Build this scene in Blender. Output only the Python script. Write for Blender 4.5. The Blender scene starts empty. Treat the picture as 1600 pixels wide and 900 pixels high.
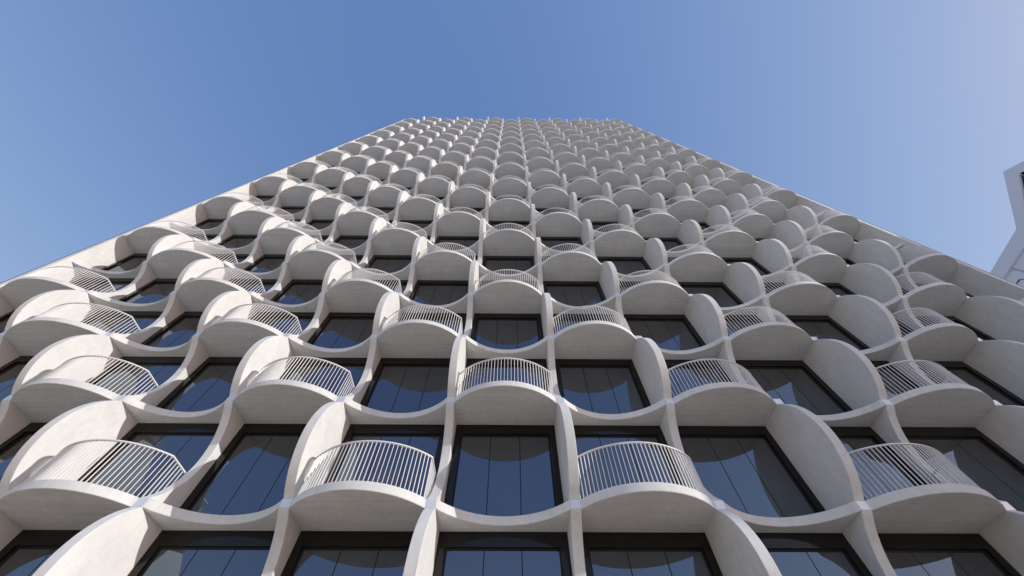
import bpy, math, random
from mathutils import Vector

random.seed(4)
C = bpy.context.scene.collection
R = math.radians

# ------------------------------------------------------------------ measures (metres)
W, H = 3.4, 3.2               # bay width, storey height
YN = 8.73                     # facade: plane through all the crossings
Z0 = 6.56                     # crossing height of the reference floor
ENDY = -.22                    # front of the straight end walls
AMP = 0.72                    # swing of the wave, in and out
T = 0.22                      # slab thickness
FT = 0.25                     # fin thickness
BACK = 1.20                   # slabs and fins run this far behind the crossings
GL = 1.00                     # front of the window frames
F_MIN, F_TOP = -1, 26
B_MIN, B_MAX = -6, 7
CAMZ = 1.6
SUN = Vector((1.0, -0.36, 0.36)).normalized()      # towards the sun
def xl(l):                     # fin lines: even bays, two wide ones at the left end, three narrow ones at the right
    if l < -4: return -15.44 + (l + 4) * 4.02
    if l > 5: return 15.16 + (l - 5) * 3.0
    return (l - 0.56) * W + .065
def zf(f): return Z0 + f * H
def clear(b): return xl(b + 1) - xl(b) - FT
def arc(u, span, sag=AMP):
    """height of a circular arc over a chord of that span, u from 0 to 1"""
    r = (span * span / 4 + sag * sag) / (2 * sag); x = (min(max(u, 0), 1) - .5) * span
    return math.sqrt(r * r - x * x) - (r - sag)

# ------------------------------------------------------------------ materials
def mat(name):
    m = bpy.data.materials.new(name); m.use_nodes = True
    nt = m.node_tree
    return m, nt, nt.nodes['Principled BSDF']
def nd(nt, kind, **kw):
    n = nt.nodes.new(kind)
    for k, v in kw.items(): setattr(n, k, v)
    return n
def noise(nt, vec, scale, detail=4, rough=.6):
    n = nd(nt, 'ShaderNodeTexNoise')
    n.inputs['Scale'].default_value = scale; n.inputs['Detail'].default_value = detail
    n.inputs['Roughness'].default_value = rough
    nt.links.new(vec, n.inputs['Vector'])
    return n.outputs['Fac']
def mapping(nt, vec, scale):
    n = nd(nt, 'ShaderNodeMapping'); n.inputs['Scale'].default_value = scale
    nt.links.new(vec, n.inputs['Vector']); return n.outputs['Vector']
def remap(nt, v, a, b, c, d):
    n = nd(nt, 'ShaderNodeMapRange')
    n.inputs['From Min'].default_value = a; n.inputs['From Max'].default_value = b
    n.inputs['To Min'].default_value = c; n.inputs['To Max'].default_value = d
    nt.links.new(v, n.inputs['Value']); return n.outputs['Result']
def math2(nt, op, a, b):
    n = nd(nt, 'ShaderNodeMath', operation=op)
    for i, s in enumerate((a, b)):
        if isinstance(s, (int, float)): n.inputs[i].default_value = s
        else: nt.links.new(s, n.inputs[i])
    return n.outputs[0]

def concrete(name, col):
    m, nt, b = mat(name)
    g = nd(nt, 'ShaderNodeNewGeometry')
    pos = g.outputs['Position']
    clouds = remap(nt, noise(nt, pos, .9, 5, .62), .3, .7, .92, 1.045)
    mott = remap(nt, noise(nt, mapping(nt, pos, (3.2, 3.2, 1.6)), 2.0, 6, .72), .3, .7, .90, 1.05)
    fine = remap(nt, noise(nt, pos, 38, 3, .6), .3, .7, .955, 1.03)
    oi = nd(nt, 'ShaderNodeObjectInfo')              # each cast piece has a tone of its own
    tone = remap(nt, oi.outputs['Random'], 0, 1, .955, 1.035)
    # blow holes
    vo = nd(nt, 'ShaderNodeTexVoronoi'); vo.inputs['Scale'].default_value = 9.0
    nt.links.new(pos, vo.inputs['Vector'])
    pin = remap(nt, vo.outputs['Distance'], .02, .06, .82, 1.0)
    v = math2(nt, 'MULTIPLY', math2(nt, 'MULTIPLY', math2(nt, 'MULTIPLY', clouds, tone), mott), math2(nt, 'MULTIPLY', fine, pin))
    # formwork boards under the slabs: long streaks that run along the facade
    sep = nd(nt, 'ShaderNodeSeparateXYZ'); nt.links.new(g.outputs['Normal'], sep.inputs[0])
    mask = remap(nt, math2(nt, 'ABSOLUTE', sep.outputs['Z'], 0), .7, .95, 0, 1)
    board = noise(nt, mapping(nt, pos, (.35, 13, 1)), 1.0, 3, .55)
    board = remap(nt, board, .3, .7, .92, 1.06)
    sp = nd(nt, 'ShaderNodeSeparateXYZ'); nt.links.new(pos, sp.inputs[0])
    saw = math2(nt, 'FRACT', math2(nt, 'MULTIPLY', sp.outputs['Y'], 5.2), 0)
    line = remap(nt, saw, .0, .09, .93, 1.0)
    board = math2(nt, 'MULTIPLY', board, line)
    mx = nd(nt, 'ShaderNodeMix', data_type='FLOAT')
    nt.links.new(mask, mx.inputs[0]); mx.inputs[2].default_value = 1.0
    nt.links.new(board, mx.inputs[3])
    v = math2(nt, 'MULTIPLY', v, mx.outputs[0])
    cm = nd(nt, 'ShaderNodeMix', data_type='RGBA', blend_type='MULTIPLY'); cm.inputs[0].default_value = 1
    cm.inputs[6].default_value = (*col, 1)
    cb = nd(nt, 'ShaderNodeCombineColor')
    for i in range(3): nt.links.new(v, cb.inputs[i])
    nt.links.new(cb.outputs[0], cm.inputs[7])
    nt.links.new(cm.outputs[2], b.inputs['Base Color'])
    b.inputs['Roughness'].default_value = .78
    b.inputs['Specular IOR Level'].default_value = .3
    bp = nd(nt, 'ShaderNodeBump'); bp.inputs['Strength'].default_value = .12; bp.inputs['Distance'].default_value = .01
    nt.links.new(v, bp.inputs['Height']); nt.links.new(bp.outputs[0], b.inputs['Normal'])
    return m

def plain(name, col, rough=.5, metal=0, spec=.5, ior=None, vary=.07):
    m, nt, b = mat(name)
    g = nd(nt, 'ShaderNodeNewGeometry')
    v = remap(nt, noise(nt, g.outputs['Position'], 2.3, 4), .3, .7, 1 - vary, 1 + vary * .8)
    cm = nd(nt, 'ShaderNodeMix', data_type='RGBA', blend_type='MULTIPLY'); cm.inputs[0].default_value = 1
    cm.inputs[6].default_value = (*col, 1)
    cb = nd(nt, 'ShaderNodeCombineColor')
    for i in range(3): nt.links.new(v, cb.inputs[i])
    nt.links.new(cb.outputs[0], cm.inputs[7]); nt.links.new(cm.outputs[2], b.inputs['Base Color'])
    b.inputs['Roughness'].default_value = rough; b.inputs['Metallic'].default_value = metal
    b.inputs['Specular IOR Level'].default_value = spec
    if ior: b.inputs['IOR'].default_value = ior
    return m

M_CONC = concrete('pale_concrete', (.712, .715, .695))
M_RAIL = plain('white_steel', (.78, .765, .745), .42)
M_FRAME = plain('dark_anodised_metal', (.011, .009, .0075), .12, 0, .45, 1.45)
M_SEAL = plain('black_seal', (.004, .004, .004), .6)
M_CORE = plain('dark_core', (.02, .02, .022), .7)
M_FLASH = plain('dark_flashing', (.035, .042, .06), .35)
M_PANEL = plain('grey_cladding', (.74, .80, .89), .45, vary=.015)
M_PLATE = plain('pale_metal_plate', (.82, .84, .87), .4, .45)
M_BOUNCE_FAR = concrete('pale_bounce_plaza', (.82, .74, .66))  # unseen ground, set very pale to throw light up onto the high soffits
M_BOUNCE_NEAR = concrete('brown_bounce_paving', (.62, .495, .37))  # for the unseen strip: darker and warmer, dims the bounce on low soffits

m, nt, b = mat('tinted_glass')
g = nd(nt, 'ShaderNodeNewGeometry')
wob = noise(nt, mapping(nt, g.outputs['Position'], (.9, .9, .6)), 1.0, 2, .4)
bp = nd(nt, 'ShaderNodeBump'); bp.inputs['Strength'].default_value = .03; bp.inputs['Distance'].default_value = .05
nt.links.new(wob, bp.inputs['Height']); nt.links.new(bp.outputs[0], b.inputs['Normal'])
b.inputs['Base Color'].default_value = (.045, .029, .011, 1)  # brown of the reflected soffits is put into the base colour
b.inputs['Roughness'].default_value = .015
b.inputs['IOR'].default_value = 2.7
b.inputs['Specular Tint'].default_value = (.50, .71, .98, 1)
M_GLASS = m

# ------------------------------------------------------------------ mesh helper
class MB:
    def __init__(s): s.v = []; s.f = []; s.m = []; s.s = []; s.mats = []
    def mi(s, m):
        if m not in s.mats: s.mats.append(m)
        return s.mats.index(m)
    def quad(s, pts, m, smooth=False):
        n = len(s.v); s.v += [tuple(p) for p in pts]
        s.f.append(tuple(range(n, n + len(pts)))); s.m.append(s.mi(m)); s.s.append(smooth)
    def strip(s, A, B, m, smooth=True):
        """ribbon between two equally long polylines with vertices of its own"""
        n = len(s.v); k = len(A); s.v += [tuple(p) for p in A] + [tuple(p) for p in B]
        for i in range(k - 1):
            s.f.append((n + i, n + i + 1, n + k + i + 1, n + k + i)); s.m.append(s.mi(m)); s.s.append(smooth)
    def box(s, lo, hi, m):
        x0, y0, z0 = lo; x1, y1, z1 = hi
        n = len(s.v)
        s.v += [(x0,y0,z0),(x1,y0,z0),(x1,y1,z0),(x0,y1,z0),(x0,y0,z1),(x1,y0,z1),(x1,y1,z1),(x0,y1,z1)]
        for f in ((0,3,2,1),(4,5,6,7),(0,1,5,4),(1,2,6,5),(2,3,7,6),(3,0,4,7)):
            s.f.append(tuple(n + i for i in f)); s.m.append(s.mi(m)); s.s.append(False)
    def post(s, p, t, z0, z1, a, b, m):
        """upright bar at p (x, y), a wide along tangent t, b deep"""
        tx, ty = t; nx, ny = -ty, tx
        c = [(p[0] + tx*a*i + nx*b*j, p[1] + ty*a*i + ny*b*j) for i, j in ((-.5,-.5),(.5,-.5),(.5,.5),(-.5,.5))]
        n = len(s.v)
        s.v += [(x, y, z0) for x, y in c] + [(x, y, z1) for x, y in c]
        for f in ((0,3,2,1),(4,5,6,7),(0,1,5,4),(1,2,6,5),(2,3,7,6),(3,0,4,7)):
            s.f.append(tuple(n + i for i in f)); s.m.append(s.mi(m)); s.s.append(False)
    def add(s, o, off):
        n = len(s.v); dx, dy, dz = off
        s.v += [(x + dx, y + dy, z + dz) for x, y, z in o.v]
        idx = [s.mi(m) for m in o.mats]
        s.f += [tuple(n + i for i in f) for f in o.f]; s.m += [idx[i] for i in o.m]; s.s += o.s
    def mesh(s, name):
        me = bpy.data.meshes.new(name); me.from_pydata(s.v, [], s.f)
        for m in s.mats: me.materials.append(m)
        me.polygons.foreach_set('material_index', s.m)
        me.polygons.foreach_set('use_smooth', s.s)
        me.update(); return me
def link(name, me, parent=None, loc=(0, 0, 0), kind=None):
    o = bpy.data.objects.new(name, me); C.objects.link(o); o.parent = parent; o.location = loc
    if kind: o['kind'] = kind
    return o
def empty(name, loc):
    o = bpy.data.objects.new(name, None); C.objects.link(o); o.location = loc; return o

# ------------------------------------------------------------------ pieces of one bay (origin: left clear edge of the bay, crossing plane, mid slab)
NS = 28
CH = .012
EMB = .02
def slab_piece(sign, WC):
    """slab of one bay between two fins; sign -1 swings out (balcony), +1 swings in (ledge)"""
    mb = MB()
    xs = [-EMB] + [WC * i / NS for i in range(NS + 1)] + [WC + EMB]
    fy = [sign * arc(x / WC, WC) for x in xs]
    def row(dy, z): return [(x, y + dy, z) for x, y in zip(xs, fy)]
    def back(z): return [(x, BACK, z) for x in xs]
    h = T / 2
    A, B_, C_, D = row(CH, -h), row(0, -h + CH), row(0, h - CH), row(CH, h)
    mb.strip(back(-h), A, M_CONC, False)      # soffit
    mb.strip(A, B_, M_CONC); mb.strip(B_, C_, M_CONC); mb.strip(C_, D, M_CONC)
    mb.strip(D, back(h), M_CONC, False)
    mb.strip(back(h), back(-h), M_CONC, False)
    for i in (0, -1):
        mb.quad([A[i], B_[i], C_[i], D[i], back(h)[i], back(-h)[i]], M_CONC)
    return mb

RAIL_H = 1.09
def railing_piece(WC):
    mb = MB()
    inset = .075
    def path(x): return (x, -arc(x / WC, WC) + inset)
    # arc from the left fin to the corner, then straight back beside the right fin
    N = 40
    x_end = WC - .07
    pts = [path(x_end * i / N) for i in range(N + 1)]
    pts += [(x_end, pts[-1][1] + (.86 - pts[-1][1]) * i / 6) for i in range(1, 7)]
    # arc length
    L = [0]
    for a, c in zip(pts, pts[1:]): L.append(L[-1] + math.hypot(c[0]-a[0], c[1]-a[1]))
    def at(s):
        for i in range(len(pts) - 1):
            if s <= L[i+1] + 1e-9:
                u = (s - L[i]) / (L[i+1] - L[i]); a, c = pts[i], pts[i+1]
                d = math.hypot(c[0]-a[0], c[1]-a[1])
                return (a[0]+(c[0]-a[0])*u, a[1]+(c[1]-a[1])*u), ((c[0]-a[0])/d, (c[1]-a[1])/d)
    z0 = T / 2
    n = round(L[N] / .108)
    for i in range(n + 1):
        p, t = at(L[N] * (i + .25) / (n + .3))
        mb.post(p, t, z0 - .01, z0 + RAIL_H - .02, .0145, .026, M_RAIL)
    k = 7
    for i in range(1, k):
        p, t = at(L[N] + (L[-1] - L[N]) * i / k)
        mb.post(p, t, z0 - .01, z0 + RAIL_H - .02, .0145, .026, M_RAIL)
    # handrail: flat bar swept along the path, mitred at the corner
    hw, hh = .024, .016
    nrm = []
    for i in range(len(pts)):
        a = pts[max(i-1, 0)]; c = pts[min(i+1, len(pts)-1)]; q = pts[i]
        d1 = Vector((q[0]-a[0], q[1]-a[1])) if i else Vector((c[0]-q[0], c[1]-q[1]))
        d2 = Vector((c[0]-q[0], c[1]-q[1])) if i < len(pts)-1 else d1
        d1.normalize(); d2.normalize(); t = (d1 + d2).normalized()
        w = 1 / max(.5, t.dot(d1)); nrm.append((-t.y * w, t.x * w))
    zt = z0 + RAIL_H
    def off(s, z): return [(p[0] + n_[0]*s*hw, p[1] + n_[1]*s*hw, z) for p, n_ in zip(pts, nrm)]
    a, b_, c, d = off(-1, zt - hh), off(1, zt - hh), off(1, zt + hh), off(-1, zt + hh)
    mb.strip(a, b_, M_RAIL, False); mb.strip(b_, c, M_RAIL, False); mb.strip(c, d, M_RAIL, False); mb.strip(d, a, M_RAIL, False)
    mb.quad([a[0], b_[0], c[0], d[0]], M_RAIL); mb.quad([a[-1], d[-1], c[-1], b_[-1]], M_RAIL)
    return mb

ZB, ZT = T / 2, H - T / 2          # clear opening, from mid slab
HEAD, SIDE, FOOT = .34, .20, .10
def frame_piece(WC):
    """two stepped rings: broad outer frame and slim inner frame, with mullions between the three lights"""
    mb = MB()
    def ring(x0, x1, z0, z1, l, r, bt, tp, y0, y1, m):
        mb.box((x0, y0, z1 - tp), (x1, y1, z1), m)
        mb.box((x0, y0, z0), (x1, y1, z0 + bt), m)
        mb.box((x0, y0, z0 + bt), (x0 + l, y1, z1 - tp), m)
        mb.box((x1 - r, y0, z0 + bt), (x1, y1, z1 - tp), m)
    g_ = .004
    ring(g_, WC - g_, ZB + g_, ZT - g_, SIDE, SIDE, FOOT, HEAD, GL, BACK - .01, M_FRAME)
    x0, x1, z0, z1 = g_ + SIDE, WC - g_ - SIDE, ZB + g_ + FOOT, ZT - g_ - HEAD
    ring(x0, x1, z0, z1, .035, .035, .035, .035, GL + .06, BACK - .012, M_SEAL)
    return mb
def pane_piece(WC):
    mb = MB()
    x0, x1 = .004 + SIDE + .035, WC - .004 - SIDE - .035
    z0, z1 = ZB + .004 + FOOT + .035, ZT - .004 - HEAD - .035
    y = GL + .085
    gap = .026
    w = (x1 - x0 - 2 * gap) / 3
    for i in range(3):
        a = x0 + i * (w + gap)
        mb.quad([(a, y, z0), (a + w, y, z0), (a + w, y, z1), (a, y, z1)], M_GLASS)
        if i < 2:
            mb.box((a + w, y + .004, z0), (a + w + gap, y + .03, z1), M_SEAL)
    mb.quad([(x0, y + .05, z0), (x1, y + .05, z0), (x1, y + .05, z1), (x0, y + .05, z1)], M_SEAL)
    return mb

PIECES = {}
def piece(kind, b_):
    """shape and shared mesh of one kind for the width of bay b_"""
    w_ = round(clear(b_), 3)
    if (kind, w_) not in PIECES:
        mb = {'balcony': lambda: slab_piece(-1, w_), 'ledge': lambda: slab_piece(1, w_), 'railing': lambda: railing_piece(w_),
              'frame': lambda: frame_piece(w_), 'pane': lambda: pane_piece(w_)}[kind]()
        PIECES[kind, w_] = (mb, mb.mesh(kind))
    return PIECES[kind, w_]

# ------------------------------------------------------------------ the tower
tower = empty('tower', (0, YN, 0))
tower['label'] = 'tall pale concrete tower with a rippling grid of curved balconies and upright fins'
tower['category'] = 'tower'

YAW = .0075; CAM_P = R(60.0); FPX = 575.0
def project(x, y, z):
    z -= CAMZ
    d = y * math.cos(CAM_P) + z * math.sin(CAM_P); u = -y * math.sin(CAM_P) + z * math.cos(CAM_P)
    return 800 + FPX * x / d, 450 - FPX * u / d, d
def bays():
    for f in range(F_MIN, F_TOP + 1):
        for b_ in range(B_MIN, B_MAX + 1): yield f, b_
def rank(cells, dz, margin):
    """the 100 that show largest: in the frame and nearest"""
    def key(c):
        f, b_ = c
        px, py, d = project((xl(b_) + xl(b_ + 1)) / 2, YN, zf(f) + dz)
        hw = FPX * W / 2 / d
        seen = px + hw > margin and px - hw < 1600 - margin and py < 900 + 20
        return (not seen, d)
    s = sorted(cells, key=key)
    return s[:100], s[100:]
def origin(f, b_): return (xl(b_) + FT / 2, 0, zf(f))

bal_cells = [(f, b_) for f, b_ in bays() if (f + b_) % 2]
led_cells = [(f, b_) for f, b_ in bays() if not (f + b_) % 2]
win_cells = [(f, b_) for f, b_ in bays() if f < F_TOP]

near, far = rank(bal_cells, 0, 0)
for c in near:
    o = link('balcony', piece('balcony', c[1])[1], tower, origin(*c)); link('railing', piece('railing', c[1])[1], o)
mb, mr = MB(), MB()
for c in far: mb.add(piece('balcony', c[1])[0], origin(*c)); mr.add(piece('railing', c[1])[0], origin(*c))
o = link('balcony', mb.mesh('balcony_rest'), tower, kind='stuff'); link('railing', mr.mesh('railing_rest'), o, kind='stuff')

near, far = rank(led_cells, 0, 0)
for c in near: link('ledge', piece('ledge', c[1])[1], tower, origin(*c))
mb = MB()
for c in far: mb.add(piece('ledge', c[1])[0], origin(*c))
link('ledge', mb.mesh('ledge_rest'), tower, kind='stuff')

near, far = rank(win_cells, H / 2, 0)
for c in near:
    o = link('window', piece('frame', c[1])[1], tower, origin(*c)); link('pane', piece('pane', c[1])[1], o)
mb = MB()
for c in far: mb.add(piece('frame', c[1])[0], origin(*c)); mb.add(piece('pane', c[1])[0], origin(*c))
link('window', mb.mesh('window_rest'), tower, kind='stuff')

# fins: one wavy blade per line, from the ground to above the roof slab
def fin_mesh(l):
    mb = MB()
    zs, fy = [0.0], [0.0]
    NV = 24
    for f in range(F_MIN, F_TOP + 1):
        lo, hi = zf(f) + T / 2, zf(f + 1) - T / 2
        sign = -1 if (f + l) % 2 else 1
        n_ = NV if f < F_TOP else int(NV * .62)
        if f == F_MIN: zs.append(zf(f) - T / 2); fy.append(0.0)
        for i in range(n_ + 1):
            u = i / NV
            zs.append(lo + (hi - lo) * u); fy.append(sign * arc(u, hi - lo))
    hw = FT / 2
    def col(x, dy): return [(x, y + dy, z) for y, z in zip(fy, zs)]
    def back(x): return [(x, BACK, z) for z in zs]
    A, B_, C_, D = col(-hw, CH), col(-hw + CH, 0), col(hw - CH, 0), col(hw, CH)
    mb.strip(A, back(-hw), M_CONC, False)
    mb.strip(B_, A, M_CONC); mb.strip(C_, B_, M_CONC); mb.strip(D, C_, M_CONC)
    for f in range(F_MIN, F_TOP + 1):      # square plate set on every crossing
        mb.box((-hw + .014, -.004, zf(f) - T / 2 + .012), (hw - .014, .02, zf(f) + T / 2 - .012), M_PLATE)
    mb.strip(back(hw), D, M_CONC, False)
    mb.strip(back(-hw), back(hw), M_CONC, False)
    mb.quad([A[-1], B_[-1], C_[-1], D[-1], back(hw)[-1], back(-hw)[-1]], M_CONC)
    return mb.mesh('fin')
for l in range(B_MIN + 1, B_MAX + 1):
    link('fin', fin_mesh(l), tower, (xl(l), 0, 0))

# straight end walls with a dark metal edge outside
ZR = zf(F_TOP) + 1.1
for l, s in ((B_MIN, -1), (B_MAX + 1, 1)):
    mb = MB(); mb.box((-FT / 2, ENDY, 0), (FT / 2, BACK, ZR), M_CONC)
    w_ = link('end_wall', mb.mesh('end_wall'), tower, (xl(l), 0, 0))
    mb = MB(); x0, x1 = sorted((s * (FT / 2 + .003), s * (FT / 2 + .16)))
    mb.box((x0, ENDY + .03, 0), (x1, BACK, ZR - .02), M_FLASH)
    link('edge_trim', mb.mesh('edge_trim'), w_)
mb = MB()
mb.box((xl(B_MIN) - FT / 2 - .12, BACK + .01, 0), (xl(B_MAX + 1) + FT / 2 + .12, 24, zf(F_TOP) - .2), M_CORE)
link('core', mb.mesh('core'), tower)
mb = MB()
mb.box((xl(B_MIN) - FT / 2 - .12, BACK + .01, zf(F_TOP) - .19), (xl(B_MAX + 1) + FT / 2 + .12, 24, zf(F_TOP) + .3), M_CONC)
link('roof', mb.mesh('roof'), tower)
# ground storey
mb = MB()
for b_ in range(B_MIN, B_MAX + 1):
    x0 = xl(b_) + FT / 2; WC = clear(b_)
    mb.box((x0 + .01, GL, .02), (x0 + .2, BACK, zf(F_MIN) - T / 2 - .004), M_FRAME)
    mb.box((x0 + WC - .2, GL, .02), (x0 + WC - .01, BACK, zf(F_MIN) - T / 2 - .004), M_FRAME)
    mb.box((x0 + .203, GL, 2.75), (x0 + WC - .203, BACK, zf(F_MIN) - T / 2 - .004), M_FRAME)
    mb.box((x0 + .203, GL + .08, .02), (x0 + WC - .203, GL + .1, 2.747), M_GLASS)
link('shopfront', mb.mesh('shopfront'), tower)

# ------------------------------------------------------------------ neighbour at the right
NX = 60.0
def onplane(px, py, X=NX):
    a, u = (px - 800) / FPX, (450 - py) / FPX
    d = Vector((a, math.cos(CAM_P) - u * math.sin(CAM_P), math.sin(CAM_P) + u * math.cos(CAM_P)))
    d = Vector((d.x * math.cos(YAW) + d.y * math.sin(YAW), d.y * math.cos(YAW) - d.x * math.sin(YAW), d.z))
    d *= X / d.x
    return (d.y, d.z + CAMZ)
def prism(pts, x0, x1, m):
    mb = MB(); n = len(pts)
    mb.quad([(x0, y, z) for y, z in pts], m); mb.quad([(x1, y, z) for y, z in reversed(pts)], m)
    for i in range(n):
        a, b_ = pts[i], pts[(i + 1) % n]
        mb.quad([(x0, *a), (x1, *a), (x1, *b_), (x0, *b_)], m)
    return mb
P1, P2, P3 = onplane(1567, 268), onplane(1588, 357), onplane(1543, 432)
def ext(a, b_, k): return (a[0] + (b_[0] - a[0]) * k, a[1] + (b_[1] - a[1]) * k)
Q1 = onplane(1600, 251); T1 = ext(P1, Q1, 14)
L3 = ext(P2, P3, 4.0)
nb = empty('neighbouring_building', (NX, P2[0], 0))
nb['label'] = 'pale grey angular building with panelled facade cut off at the right edge of the view'
nb['category'] = 'building'
def sub(name, mb, parent): 
    o = link(name, mb.mesh(name), parent, (-NX, -P2[0], 0)); return o
body = [P1, P2, L3, (L3[0], 0), (T1[0], 0), T1]
sub('wall', prism(body, NX + .35, NX + 26, M_PANEL), nb)
# raised borders, their inner edges on the joints seen in the photograph
u1, u2 = onplane(1592, 273), onplane(1604, 345)
v1, v2 = onplane(1608, 372), onplane(1562, 442)
brd = prism([P1, P2, u2, u1], NX, NX + .345, M_PANEL); sub('border_panel', brd, nb)
ua = ext(u1, onplane(1625, 276), 8)
sub('border_panel', prism([P1, u1, ua, T1], NX + .06, NX + .345, M_PANEL), nb)
vb = ext(v1, v2, 5.5)
sub('border_panel', prism([P2, L3, vb, v1, u2], NX + .03, NX + .345, M_PANEL), nb)
c1, c2 = onplane(1576, 419), onplane(1625, 432)
sub('joint', prism([c1, ext(c1, c2, 3), (ext(c1, c2, 3)[0], ext(c1, c2, 3)[1] - .22), (c1[0], c1[1] - .22)], NX + .30, NX + .345, M_CORE), nb)
d1, d2, d3 = onplane(1582, 446), onplane(1588, 436), onplane(1640, 438)
sub('joint', prism([d1, d2, (d2[0] + .15, d2[1] - .15), (d1[0] + .2, d1[1])], NX + .30, NX + .345, M_CORE), nb)
sub('joint', prism([d2, d3, (d3[0], d3[1] - .16), (d2[0], d2[1] - .16)], NX + .31, NX + .344, M_CORE), nb)
j = [onplane(*p) for p in ((1592.5, 274), (1595, 274), (1606.5, 340), (1604, 340))]
sub('joint', prism(j, NX + .30, NX + .344, M_CORE), nb)
wz = [onplane(*p) for p in ((1593.5, 270.5), (1612, 262), (1640, 268), (1640, 276), (1597, 273))]
sub('window', prism(wz, NX + .02, NX + .342, M_FRAME), nb)

# ------------------------------------------------------------------ ground
mb = MB(); mb.quad([(-900, -900, 0), (900, -900, 0), (900, 900, 0), (-900, 900, 0)], M_BOUNCE_FAR)
link('ground', mb.mesh('ground'), kind='structure')
mb = MB(); mb.box((-70, -13, .004), (70, YN + GL - .1, .014), M_BOUNCE_NEAR)
link('bounce_pavement', mb.mesh('bounce_pavement'), kind='structure')  # unseen strip, added to hold back bounced light near the tower

# ------------------------------------------------------------------ light
EXPO = .7
EL = math.asin(SUN.z); AZ = math.atan2(SUN.x, SUN.y)
w = bpy.data.worlds.new('World'); bpy.context.scene.world = w; w.use_nodes = True
nt = w.node_tree
sky = nt.nodes.new('ShaderNodeTexSky'); sky.sky_type = 'NISHITA'; sky.sun_disc = False
sky.sun_elevation = EL; sky.sun_rotation = AZ
sky.air_density = 1.0; sky.dust_density = .35; sky.ozone_density = 1.0; sky.altitude = 0
bg = nt.nodes['Background']; bg.inputs['Strength'].default_value = .15
# soften the contrast between zenith and horizon, channel by channel
sp = nt.nodes.new('ShaderNodeSeparateColor'); cb = nt.nodes.new('ShaderNodeCombineColor')
nt.links.new(sky.outputs[0], sp.inputs[0]); nt.links.new(cb.outputs[0], bg.inputs['Color'])
for i, (p_, k_) in enumerate(((.90, .222), (.68, .251), (.395, .415))):
    v = math2(nt, 'MULTIPLY', math2(nt, 'POWER', sp.outputs[i], p_), k_ / (.15 * 2 ** EXPO))
    nt.links.new(v, cb.inputs[i])
ld = bpy.data.lights.new('sun', 'SUN'); ld.energy = 2.05; ld.angle = R(.5); ld.color = (1, .968, .922)
lo = bpy.data.objects.new('sun', ld); C.objects.link(lo)
lo.rotation_euler = SUN.to_track_quat('Z', 'Y').to_euler()

# ------------------------------------------------------------------ camera
cd = bpy.data.cameras.new('camera'); cam = bpy.data.objects.new('camera', cd); C.objects.link(cam)
cam.location = (0, 0, CAMZ); cam.rotation_euler = (R(90) + CAM_P, 0, -YAW)
cd.sensor_width = 36; cd.lens = 36 * FPX / 1600; cd.clip_start = .05; cd.clip_end = 3000
S = bpy.context.scene; S.camera = cam
S.render.engine = 'CYCLES'
S.cycles.max_bounces = 8; S.cycles.diffuse_bounces = 3
S.view_settings.view_transform = 'Standard'; S.view_settings.look = 'None'
S.view_settings.exposure = EXPO; S.view_settings.gamma = 1
